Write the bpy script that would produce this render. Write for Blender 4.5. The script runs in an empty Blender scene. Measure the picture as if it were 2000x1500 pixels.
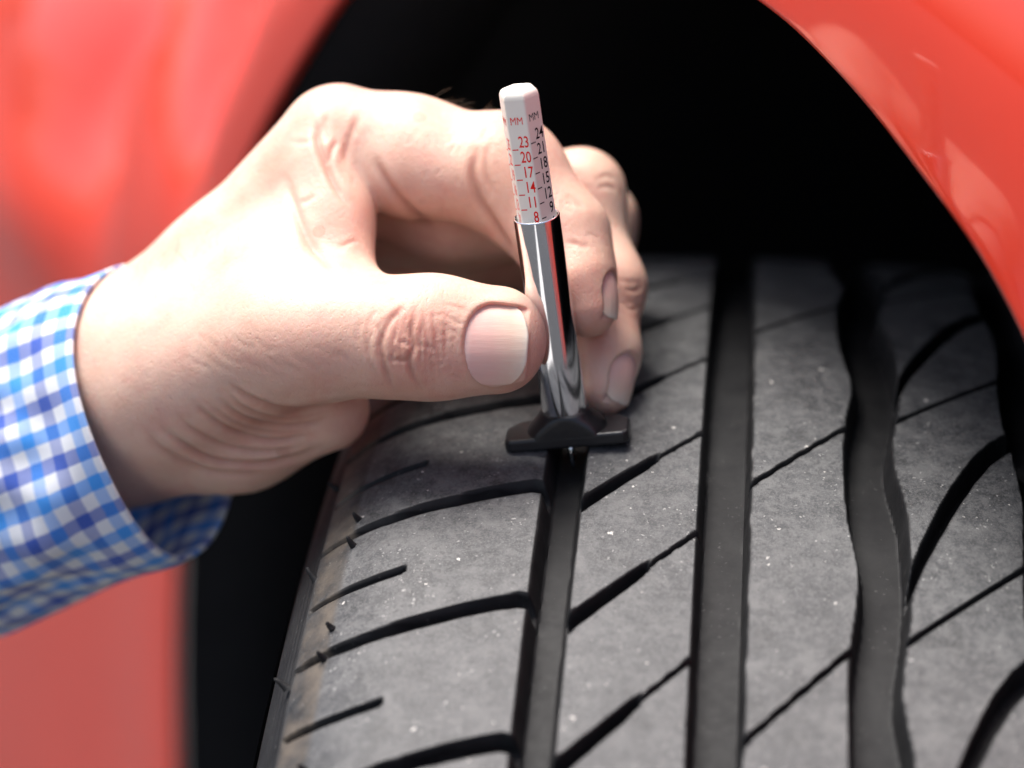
import bpy, bmesh, math, random
import numpy as np
from mathutils import Vector, Matrix

random.seed(7); rng = np.random.default_rng(7)
scene = bpy.context.scene
COL = scene.collection

# ------------------------------------------------------------------ camera
# all modelling below is done in millimetres and scaled to metres on output
MM = 0.001
FPX = 4722.0                                   # 85 mm lens on a 36 mm wide frame, 2000 px across
YAW, PITCH = math.radians(5.75), math.radians(20.4)
CAM = np.array([0.0, -514.7, 816.1])
FW = np.array([-math.sin(YAW)*math.cos(PITCH), math.cos(YAW)*math.cos(PITCH), -math.sin(PITCH)])
RT = np.array([math.cos(YAW), math.sin(YAW), 0.0])
UP = np.cross(RT, FW)
cam_d = bpy.data.cameras.new('camera'); cam = bpy.data.objects.new('camera', cam_d); COL.objects.link(cam)
cam_d.lens = 85.0; cam_d.sensor_width = 36.0; cam_d.clip_start = 0.01; cam_d.clip_end = 500
cam.matrix_world = Matrix(((RT[0], UP[0], -FW[0], CAM[0]*MM), (RT[1], UP[1], -FW[1], CAM[1]*MM),
                           (RT[2], UP[2], -FW[2], CAM[2]*MM), (0, 0, 0, 1)))
cam_d.dof.use_dof = True; cam_d.dof.focus_distance = 0.471; cam_d.dof.aperture_fstop = 6.4
scene.camera = cam

# ------------------------------------------------------------------ sky, sun, exposure
SUN_DIR = Vector((-0.27, 0.14, 0.95)).normalized()       # towards the sun
w = bpy.data.worlds.new('World'); scene.world = w; w.use_nodes = True
nt = w.node_tree; bg = nt.nodes['Background']; sky = nt.nodes.new('ShaderNodeTexSky')
sky.sky_type = 'NISHITA'; sky.sun_disc = False
sky.sun_elevation = math.asin(SUN_DIR.z); sky.sun_rotation = math.atan2(SUN_DIR.x, SUN_DIR.y)
sky.dust_density = 5.0; sky.air_density = 1.0; sky.ozone_density = 0.6
nt.links.new(sky.outputs[0], bg.inputs[0]); bg.inputs[1].default_value = 0.15
sl = bpy.data.lights.new('sun', 'SUN'); sun = bpy.data.objects.new('sun', sl); COL.objects.link(sun)
sl.energy = 4.2; sl.angle = math.radians(32); sl.color = (1.0, 0.975, 0.945)
sun.rotation_euler = SUN_DIR.to_track_quat('Z', 'Y').to_euler(); sun.location = (0, 0, 3)
vs = scene.view_settings
vs.view_transform = 'Standard'; vs.look = 'None'; vs.gamma = 1; vs.use_curve_mapping = False
vs.exposure = 0.52
scene.cycles.use_denoising = True
scene.cycles.max_bounces = 7; scene.cycles.adaptive_threshold = .025

# ------------------------------------------------------------------ helpers
def P(px, py, t):                               # a point t mm in front of the lens plane, seen in photo direction (px, py)
    return CAM + t*(FW + RT*(px-1000)/FPX - UP*(py-750)/FPX)
def proj(V):
    v = np.asarray(V, float) - CAM; z = v @ FW
    return 1000 + FPX*(v @ RT)/z, 750 - FPX*(v @ UP)/z, z

def fast_mesh(name, V, Q, smooth=True, attrs=None, uv=None):
    V = np.asarray(V, np.float32)*MM; Q = np.asarray(Q, np.int32)
    me = bpy.data.meshes.new(name); n = Q.shape[1]
    me.vertices.add(len(V)); me.vertices.foreach_set('co', V.ravel())
    me.loops.add(Q.size); me.loops.foreach_set('vertex_index', Q.ravel())
    me.polygons.add(len(Q)); me.polygons.foreach_set('loop_start', np.arange(0, Q.size, n, dtype=np.int32))
    me.polygons.foreach_set('use_smooth', np.full(len(Q), smooth))
    me.update(calc_edges=True)
    for k, a in (attrs or {}).items():
        at = me.attributes.new(k, 'FLOAT', 'POINT'); at.data.foreach_set('value', np.asarray(a, np.float32))
    if uv is not None:
        l = me.uv_layers.new(name='UVMap'); l.data.foreach_set('uv', np.asarray(uv, np.float32)[Q.ravel()].ravel())
    return me
def obj(name, me, mat=None, parent=None):
    o = bpy.data.objects.new(name, me); COL.objects.link(o)
    if mat: me.materials.append(mat)
    if parent: o.parent = parent
    return o
def thing(name, label, cat, loc=(0, 0, 0)):
    o = bpy.data.objects.new(name, None); COL.objects.link(o); o['label'] = label; o['category'] = cat
    o.empty_display_size = 0.02
    return o
def grid_quads(nu, nv, wrap=False):             # index = i*nv + j
    i, j = np.meshgrid(np.arange(nu-1), np.arange(nv if wrap else nv-1), indexing='ij')
    i = i.ravel(); j = j.ravel(); j2 = (j+1) % nv
    return np.stack([i*nv+j, (i+1)*nv+j, (i+1)*nv+j2, i*nv+j2], 1)
def smooth01(t):
    t = np.clip(t, 0, 1); return t*t*(3-2*t)
def spline(pts, n):                             # Catmull-Rom through points
    p = np.asarray(pts, float); p = np.vstack([2*p[0]-p[1], p, 2*p[-1]-p[-2]])
    m = len(p)-3; u = np.linspace(0, m, n); k = np.minimum(u.astype(int), m-1); f = (u-k)[:, None]
    a, b, c, d = p[k], p[k+1], p[k+2], p[k+3]
    return .5*((2*b)+(c-a)*f+(2*a-5*b+4*c-d)*f**2+(-a+3*b-3*c+d)*f**3)

class NT:                                       # small node-graph writer
    def __init__(s, name):
        s.m = bpy.data.materials.new(name); s.m.use_nodes = True; s.t = s.m.node_tree
        s.b = s.t.nodes['Principled BSDF']
    def n(s, kind, **kw):
        x = s.t.nodes.new('ShaderNode'+kind)
        for k, v in kw.items():
            if k.startswith('_'): setattr(x, k[1:], v)
            else: s.put(x.inputs[k.replace('__', ' ')], v)
        return x
    def put(s, sock, v):
        if hasattr(v, 'is_linked') or isinstance(v, bpy.types.NodeSocket): s.t.links.new(v, sock)
        else: sock.default_value = v
    def math(s, op, a, b=0.0, c=None, clamp=False):
        x = s.t.nodes.new('ShaderNodeMath'); x.operation = op; x.use_clamp = clamp
        s.put(x.inputs[0], a); s.put(x.inputs[1], b)
        if c is not None: s.put(x.inputs[2], c)
        return x.outputs[0]
    def mix(s, f, a, b, blend='MIX'):
        x = s.t.nodes.new('ShaderNodeMix'); x.data_type = 'RGBA'; x.blend_type = blend
        s.put(x.inputs[0], f); s.put(x.inputs[6], a); s.put(x.inputs[7], b); return x.outputs[2]
    def ramp(s, f, *stops):
        x = s.t.nodes.new('ShaderNodeValToRGB'); e = x.color_ramp.elements
        while len(e) < len(stops): e.new(0.5)
        for k, (p, c) in zip(e, stops): k.position = p; k.color = c if len(c) == 4 else (*c, 1)
        s.put(x.inputs[0], f); return x.outputs[0]
    def noise(s, vec, scale, detail=4, rough=.55, dist=0.0):
        x = s.n('TexNoise'); s.put(x.inputs['Vector'], vec)
        x.inputs['Scale'].default_value = scale; x.inputs['Detail'].default_value = detail
        x.inputs['Roughness'].default_value = rough; x.inputs['Distortion'].default_value = dist
        return x.outputs[0]
    def bump(s, h, strength, dist, nrm=None):
        x = s.t.nodes.new('ShaderNodeBump'); x.inputs['Strength'].default_value = strength
        x.inputs['Distance'].default_value = dist; s.put(x.inputs['Height'], h)
        if nrm is not None: s.put(x.inputs['Normal'], nrm)
        return x.outputs[0]
    def set(s, **kw):
        for k, v in kw.items(): s.put(s.b.inputs[k.replace('_', ' ')], v)
        return s.m
    @property
    def co(s):
        return s.t.nodes.new('ShaderNodeTexCoord').outputs['Object']
def c4(r, g, b): return (r, g, b, 1)

# ------------------------------------------------------------------ materials
def mat_rubber(name, detail=True):
    m = NT(name); co = m.co
    wear = m.n('Attribute', _attribute_name='wear').outputs['Fac']
    scuff = m.n('Attribute', _attribute_name='scuff').outputs['Fac']
    big = m.noise(co, 130, 5, .78); mid = m.noise(co, 430, 4, .8); fine = m.noise(co, 2100, 2, .75)
    top = m.ramp(big, (.36, (.020, .021, .023)), (.50, (.040, .041, .044)), (.64, (.084, .084, .085)))
    f2 = m.ramp(mid, (.46, (0, 0, 0)), (.62, (1, 1, 1)))
    top = m.mix(m.math('MULTIPLY', f2, .62), top, c4(.110, .110, .109))
    vp = m.n('TexVoronoi', _feature='F1'); vp.inputs['Scale'].default_value = 800
    wob = m.n('TexNoise', Scale=1400.0, Detail=2.0); m.put(wob.inputs['Vector'], co)
    wv_ = m.n('VectorMath', _operation='MULTIPLY_ADD'); m.put(wv_.inputs[0], wob.outputs['Color']); wv_.inputs[1].default_value = (.0013, .0013, .0013); m.put(wv_.inputs[2], co)
    co2 = wv_.outputs[0]; m.put(vp.inputs['Vector'], co2)
    rp = m.n('SeparateColor'); m.put(rp.inputs[0], vp.outputs['Color'])
    f3 = m.math('LESS_THAN', vp.outputs['Distance'], m.math('MULTIPLY', m.math('POWER', rp.outputs[1], 2.5), .45))
    top = m.mix(m.math('MULTIPLY', f3, .65), top, c4(.026, .027, .029))
    top = m.mix(m.math('MULTIPLY', m.ramp(fine, (.48, (0, 0, 0)), (.66, (1, 1, 1))), .55), top, c4(.125, .125, .125))
    # grit: tiny pale mineral specks pressed into the worn surface
    gate = m.ramp(m.noise(co, 120, 4, .7), (.42, (.12, .12, .12)), (.64, (1, 1, 1)))
    vo = m.n('TexVoronoi', _feature='F1'); m.put(vo.inputs['Vector'], co2); vo.inputs['Scale'].default_value = 560
    rnd = m.n('SeparateColor'); m.put(rnd.inputs[0], vo.outputs['Color'])
    sz = m.math('MULTIPLY', m.math('POWER', rnd.outputs[0], 13.0), .36)
    dst = m.math('ADD', vo.outputs['Distance'], m.math('MULTIPLY_ADD', fine, .30, -.15))
    spk = m.math('MULTIPLY', m.math('LESS_THAN', dst, m.math('MULTIPLY', sz, gate)), wear)
    vo2 = m.n('TexVoronoi', _feature='F1'); m.put(vo2.inputs['Vector'], co2); vo2.inputs['Scale'].default_value = 1300
    rn2 = m.n('SeparateColor'); m.put(rn2.inputs[0], vo2.outputs['Color'])
    sz2 = m.math('MULTIPLY', m.math('POWER', rn2.outputs[0], 3.6), .48)
    spk2 = m.math('MULTIPLY', m.math('LESS_THAN', vo2.outputs['Distance'], m.math('MULTIPLY', sz2, gate)), m.math('MULTIPLY_ADD', wear, .85, .15))
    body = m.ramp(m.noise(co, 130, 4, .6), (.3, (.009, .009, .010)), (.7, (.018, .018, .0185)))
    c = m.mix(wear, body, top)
    br = m.ramp(m.noise(co, 90, 5, .65), (.38, (0, 0, 0)), (.62, (1, 1, 1)))
    c = m.mix(m.math('MULTIPLY', m.math('MULTIPLY', scuff, br), .55), c, c4(.155, .125, .095))
    c = m.mix(m.math('MULTIPLY', spk2, .8), c, c4(.27, .265, .255)); c = m.mix(spk, c, c4(.46, .44, .41))
    h = m.math('ADD', m.math('MULTIPLY', mid, .6), m.math('MULTIPLY', fine, .35))
    h = m.math('MULTIPLY', h, m.math('MULTIPLY_ADD', wear, .8, .2))
    r = m.math('MULTIPLY_ADD', mid, .30, .44)
    nb = m.bump(h, .55, .0004)
    m.set(Base_Color=c, Roughness=r, Normal=nb); m.put(m.b.inputs['Specular IOR Level'], m.math('MULTIPLY_ADD', wear, .25, .18))
    return m.m
def mat_paint():
    m = NT('red_car_paint'); co = m.co
    fl = m.noise(co, 30, 2)
    c = m.mix(fl, c4(.76, .036, .012), c4(.84, .046, .016))
    m.set(Base_Color=c, Roughness=.35)
    m.b.inputs['Coat Weight'].default_value = 1; m.b.inputs['Coat Roughness'].default_value = .05; m.b.inputs['Coat IOR'].default_value = 1.65
    m.set(Normal=m.bump(m.noise(co, 900, 2), .03, .0005)); return m.m
def mat_plain(name, col, rough, metal=0.0, nz=0.0, nscale=400, spec=.5, bump=0.0):
    m = NT(name); co = m.co
    k = m.noise(co, nscale, 4)
    a = tuple(max(0, v*(1-nz)) for v in col); b = tuple(v*(1+nz) for v in col)
    m.set(Base_Color=m.mix(k, c4(*a), c4(*b)), Roughness=m.math('MULTIPLY_ADD', k, .12, rough-.06), Metallic=metal)
    m.b.inputs['Specular IOR Level'].default_value = spec
    if bump: m.set(Normal=m.bump(k, bump, .0003))
    return m.m
def mat_skin():
    m = NT('skin'); co = m.co
    red = m.n('Attribute', _attribute_name='red').outputs['Fac']
    crease = m.n('Attribute', _attribute_name='crease').outputs['Fac']
    a = m.noise(co, 90, 5, .6); b = m.noise(co, 330, 4, .6)
    c = m.ramp(a, (.30, (.66, .385, .285)), (.50, (.71, .455, .345)), (.72, (.74, .515, .405)))
    c = m.mix(m.math('MULTIPLY', m.ramp(b, (.45, (0, 0, 0)), (.8, (1, 1, 1))), .35), c, c4(.58, .30, .23))
    bl = m.ramp(m.noise(co, 38, 3, .6), (.40, (0, 0, 0)), (.62, (1, 1, 1)))
    c = m.mix(m.math('MULTIPLY', bl, .35), c, c4(.74, .52, .42))
    bl2 = m.ramp(m.noise(co, 150, 3, .6), (.50, (0, 0, 0)), (.70, (1, 1, 1)))
    c = m.mix(m.math('MULTIPLY', bl2, .40), c, c4(.66, .31, .25))
    c = m.mix(m.math('MULTIPLY', red, .55), c, c4(.60, .25, .19))
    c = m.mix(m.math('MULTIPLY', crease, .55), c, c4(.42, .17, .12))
    fr = m.n('TexVoronoi', _feature='F1'); m.put(fr.inputs['Vector'], co); fr.inputs['Scale'].default_value = 45
    c = m.mix(m.math('MULTIPLY', m.math('LESS_THAN', fr.outputs['Distance'], .07), .35), c, c4(.45, .20, .13))
    # skin relief: fine polygonal furrows, pores
    wv = m.n('TexVoronoi', _feature='DISTANCE_TO_EDGE'); wv.inputs['Scale'].default_value = 1100
    dis = m.n('Mapping'); m.put(dis.inputs['Vector'], co); dis.inputs['Scale'].default_value = (1.0, 1.0, .55)
    m.put(wv.inputs['Vector'], dis.outputs[0])
    fur = m.ramp(wv.outputs['Distance'], (0, (0, 0, 0)), (.16, (1, 1, 1)))
    pore = m.n('TexVoronoi', _feature='F1'); m.put(pore.inputs['Vector'], co); pore.inputs['Scale'].default_value = 700
    pr = m.ramp(pore.outputs['Distance'], (.05, (0, 0, 0)), (.22, (1, 1, 1)))
    h = m.math('ADD', m.math('MULTIPLY', fur, .14), m.math('MULTIPLY', pr, .35))
    h = m.math('ADD', h, m.math('MULTIPLY', m.noise(co, 900, 4, .6), .6))
    h0 = m.math('ADD', m.math('MULTIPLY', fur, .18), m.math('MULTIPLY', m.noise(co, 900, 4, .6), .6))
    h = m.math('ADD', h, m.math('MULTIPLY', m.noise(dis.outputs[0], 210, 4, .65), 1.0))
    m.set(Base_Color=c, Normal=m.bump(h, .55, .00028))
    m.set(Roughness=m.math('MULTIPLY_ADD', b, .2, .38))
    m.b.inputs['Subsurface Weight'].default_value = .42
    m.b.inputs['Subsurface Radius'].default_value = (1.0, .36, .20)
    m.b.inputs['Subsurface Scale'].default_value = .0042
    m.b.inputs['Specular IOR Level'].default_value = .42
    return m.m
def mat_nail():
    m = NT('nail'); co = m.co
    uv = m.t.nodes.new('ShaderNodeTexCoord').outputs['UV']
    sx = m.n('SeparateXYZ'); m.put(sx.inputs[0], uv); u, v = sx.outputs[0], sx.outputs[1]
    un = m.math('ADD', u, m.math('MULTIPLY_ADD', m.noise(co, 260, 4), .16, -.08))
    c = m.ramp(un, (0, (.76, .53, .48)), (.14, (.74, .45, .40)), (.45, (.76, .47, .40)), (.72, (.78, .54, .43)), (.90, (.81, .65, .52)), (1, (.83, .74, .62)))
    mp = m.n('Mapping'); m.put(mp.inputs['Vector'], uv); mp.inputs['Scale'].default_value = (2.2, 30, 1)
    rd = m.noise(mp.outputs[0], 1.6, 4, .6)
    c = m.mix(m.math('MULTIPLY', m.ramp(rd, (.5, (0, 0, 0)), (.75, (1, 1, 1))), m.math('MULTIPLY_ADD', u, .5, .05)), c, c4(.76, .66, .53))
    m.set(Base_Color=c, Roughness=.42, Normal=m.bump(rd, .16, .0003))
    m.b.inputs['Specular IOR Level'].default_value = .35
    m.b.inputs['Subsurface Weight'].default_value = .25; m.b.inputs['Subsurface Radius'].default_value = (1, .5, .35)
    m.b.inputs['Subsurface Scale'].default_value = .0015
    return m.m
def mat_shirt():
    m = NT('gingham_cotton'); co = m.co
    uv = m.t.nodes.new('ShaderNodeTexCoord').outputs['UV']       # uv in millimetres of cloth
    jt = m.n('Mapping'); m.put(jt.inputs['Vector'], uv); jt.inputs['Scale'].default_value = (.25, .25, 1)
    s = m.n('SeparateXYZ'); m.put(s.inputs[0], uv)
    wob = m.math('MULTIPLY_ADD', m.noise(jt.outputs[0], 1.0, 3), .7, -.35)
    PER = 6.3
    def stripe(a):
        k = m.math('DIVIDE', m.math('ADD', a, wob), PER)
        on = m.ramp(m.math('FRACT', k), (.46, (1, 1, 1)), (.50, (0, 0, 0)))
        alt = m.math('GREATER_THAN', m.math('FRACT', m.math('MULTIPLY', k, .5)), .5)
        return on, m.mix(alt, c4(.004, .28, .84), c4(.004, .070, .46))
    on1, c1 = stripe(s.outputs[0]); on2, c2 = stripe(s.outputs[1])
    white = c4(.78, .80, .84)
    both = m.math('MULTIPLY', on1, on2)
    c = m.mix(m.math('MULTIPLY', on1, .74), white, c1)
    c = m.mix(m.math('MULTIPLY', on2, .55), c, c2)
    c = m.mix(m.math('MULTIPLY', both, .75), c, m.mix(.5, c1, c2))
    w1 = m.n('TexWave', _wave_type='BANDS', _bands_direction='X', Scale=1.15); m.put(w1.inputs['Vector'], uv)
    w2 = m.n('TexWave', _wave_type='BANDS', _bands_direction='Y', Scale=1.15); m.put(w2.inputs['Vector'], uv)
    wv = m.math('MULTIPLY', w1.outputs['Fac'], w2.outputs['Fac'])
    h = m.math('ADD', wv, m.noise(co, 2500, 2))
    c = m.mix(m.math('MULTIPLY', wv, .12), c, c4(.9, .92, .95))
    m.set(Base_Color=c, Roughness=.85, Normal=m.bump(h, .5, .00012))
    m.b.inputs['Sheen Weight'].default_value = .25; m.b.inputs['Specular IOR Level'].default_value = .25
    return m.m

RUBBER = mat_rubber('worn_tyre_rubber')
PAINT = mat_paint()
LINER = mat_plain('black_liner_plastic', (.015, .015, .016), .85, nz=.3, nscale=60, spec=.12)
GROUND = mat_plain('asphalt', (.040, .040, .041), .9, nz=.35, nscale=60)
CONCRETE = mat_plain('pale_concrete', (.46, .45, .43), .9, nz=.18, nscale=25)
CHROME = mat_plain('polished_chrome', (.82, .83, .86), .09, 1.0, nz=.02, nscale=900)
WHITE = mat_plain('white_plastic', (.88, .84, .74), .38, nz=.02)
BLACKP = mat_plain('black_plastic', (.012, .012, .014), .34, nz=.2, bump=.15, nscale=1500)
REDINK = mat_plain('red_ink', (.84, .020, .014), .6, nz=.1, spec=.1)
BLACKINK = mat_plain('black_ink', (.010, .010, .012), .6, nz=.1, spec=.1)
SKIN, NAIL, SHIRT = mat_skin(), mat_nail(), mat_shirt()
HAIR = mat_plain('hair', (.24, .14, .075), .45, nz=.2)

# ------------------------------------------------------------------ ground (setting)
def build_ground():
    g = np.array([[-60000, -60000, 0], [60000, -60000, 0], [60000, 60000, 0], [-60000, 60000, 0]], float)
    o = obj('ground', fast_mesh('ground', g, [[0, 1, 2, 3]], False), GROUND); o['kind'] = 'structure'
build_ground()
def build_reflected_slab():                           # unseen pale slab, added for its bright reflection in the barrel and paint
    bm = bmesh.new(); bmesh.ops.create_cube(bm, size=1, matrix=Matrix.Translation((-.50, -3.6, .02)) @ Matrix.Diagonal((.46, 6.0, .05, 1)))
    bmesh.ops.bevel(bm, geom=bm.edges[:], offset=.008, segments=2, affect='EDGES')
    me = bpy.data.meshes.new('reflected_slab'); bm.to_mesh(me); bm.free(); o = obj('reflected_slab', me, CONCRETE); o['kind'] = 'structure'
build_reflected_slab()

# ------------------------------------------------------------------ car: fender, liner, tyre
car = thing('car', 'glossy red car with its front wheel turned out of the black wheel arch', 'car')

def build_body():
    p1 = P(2000, 600, 432); p2 = P(0, 750, 975)
    t = p2-p1; t[2] = 0; t /= np.linalg.norm(t)           # along the car's side, towards the left of the photo
    n = np.array([t[1], -t[0], 0.0])                        # out of the body
    if n @ (CAM-p1) < 0: n = -n
    def onp(px, py):
        d = FW + RT*(px-1000)/FPX - UP*(py-750)/FPX
        q = CAM + d*(((p1-CAM) @ n)/(d @ n)); return ((q-p1) @ t, q[2])
    left = [onp(*q) for q in [(335, 1500), (335, 1160), (362, 760), (420, 470), (500, 250), (580, 110), (650, 0)]]
    right = [onp(*q) for q in [(1500, 0), (1600, 95), (1700, 200), (1850, 400), (2000, 620)]]
    a, b = np.array(left[-1]), np.array(right[0])
    top = [a+(b-a)*.22+np.array([0, 21]), a+(b-a)*.5+np.array([0, 24]), a+(b-a)*.78+np.array([0, 15])]
    low_l = [(left[0][0]+6, left[0][1]-190)]
    d = np.array(right[-1])-np.array(right[-2])
    low_r = [np.array(right[-1])+np.array([-38, -52.]), np.array(right[-1])+np.array([-74, -120.]), np.array(right[-1])+np.array([-100, -225.]), np.array(right[-1])+np.array([-112, -340.])]
    arch = spline(np.array(low_l+left+top+right+low_r, float), 160)
    for _ in range(25): arch[1:-1] += .25*(arch[2:]+arch[:-2]-2*arch[1:-1])
    tg = np.gradient(arch, axis=0); tg /= np.linalg.norm(tg, axis=1)[:, None]
    nm = np.stack([-tg[:, 1], tg[:, 0]], 1)
    cen = arch.mean(0)
    if ((arch-cen)*nm).sum() < 0: nm = -nm
    # smooth the outward directions so that the panel fans out without folding
    rad = arch-np.array([cen[0], cen[1]-80]); rad /= np.linalg.norm(rad, axis=1)[:, None]
    es = np.array([-9, -8, -5, -2, 0, 2, 4, 7, 11, 16, 22, 30, 40, 52, 66, 82, 100, 125, 155, 190, 240, 300, 380, 480, 600, 800.])
    def outp(e):                                            # how far the panel stands out of its plane, mm
        lip = 5*np.exp(-(np.maximum(e, 0)/60.0)**2)
        return np.where(e < 0, 5-3.0*(np.minimum(e, 0)/-9)**2, lip)
    V = []; uvs = []
    for i in range(len(arch)):
        for e in es:
            k = smooth01(max(e, 0)/60)
            dirv = nm[i]*(1-k)+rad[i]*k; dirv /= np.linalg.norm(dirv)
            q = arch[i] + dirv*max(e, -1.0)
            o = float(outp(np.array(e)))
            # tumblehome above the shoulder line, tuck-in towards the sill
            z = q[1]; lf = smooth01((q[0]-190)/120)
            z0 = 655-lf*(-35+160+34*math.sin(q[0]*.052+.6)+14*math.sin(q[0]*.13+1))
            zz = min(z, 860)
            o -= (.0012+.0012*lf)*(max(zz-z0, 0))**2*smooth01((e-12)/70)
            o += 7*math.exp(-((z-560)/26)**2)*smooth01((q[0]-arch[:, 0].max()+10)/160)
            if z > 860:                                     # roll over into the bonnet
                th_ = min((z-860)/110, 1.45); o -= 110*(1-math.cos(th_))+max(z-860-110*1.45, 0)*.97; z = 860+110*math.sin(th_)+max(z-860-110*1.45, 0)*.12
            V.append(p1 + t*q[0] + n*(o-5) + np.array([0, 0, z-p1[2]]))
    f = fast_mesh('fender', np.array(V), grid_quads(len(arch), len(es)))
    fo = obj('fender', f, PAINT, car); fo['label'] = 'glossy red fender around the wheel arch'
    sm = fo.modifiers.new('thickness', 'SOLIDIFY'); sm.thickness = .0009; sm.offset = -1
    # liner: black moulded tub inside the arch
    A2 = arch + nm*5.0
    ds = [(44, -46), (24, -22), (3, -6), (-1.5, -5), (-1.5, -60), (3, -64), (3, -70), (4, -120), (4, -200), (4, -300), (4, -420), (4, -520)]
    V = []; nA = len(A2)
    for i in range(nA):
        for k, (bulge, dd) in enumerate(ds):
            q = arch[i]+nm[i]*bulge; V.append(p1+t*q[0]+n*dd+np.array([0, 0, q[1]-p1[2]]))
    Q = list(grid_quads(nA, len(ds)))
    lo = obj('wheel_arch_liner', fast_mesh('liner', np.array(V), np.array(Q)), LINER, car)
    # back wall of the wheel house
    pts = [p1+t*q[0]+n*-515+np.array([0, 0, q[1]-p1[2]]) for q in (A2+nm*16)]
    me = bpy.data.meshes.new('back'); me.from_pydata([tuple(Vector(p)*MM) for p in pts], [], [list(range(len(pts)))])
    obj('inner_panel', me, LINER, car)
build_body()

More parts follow.
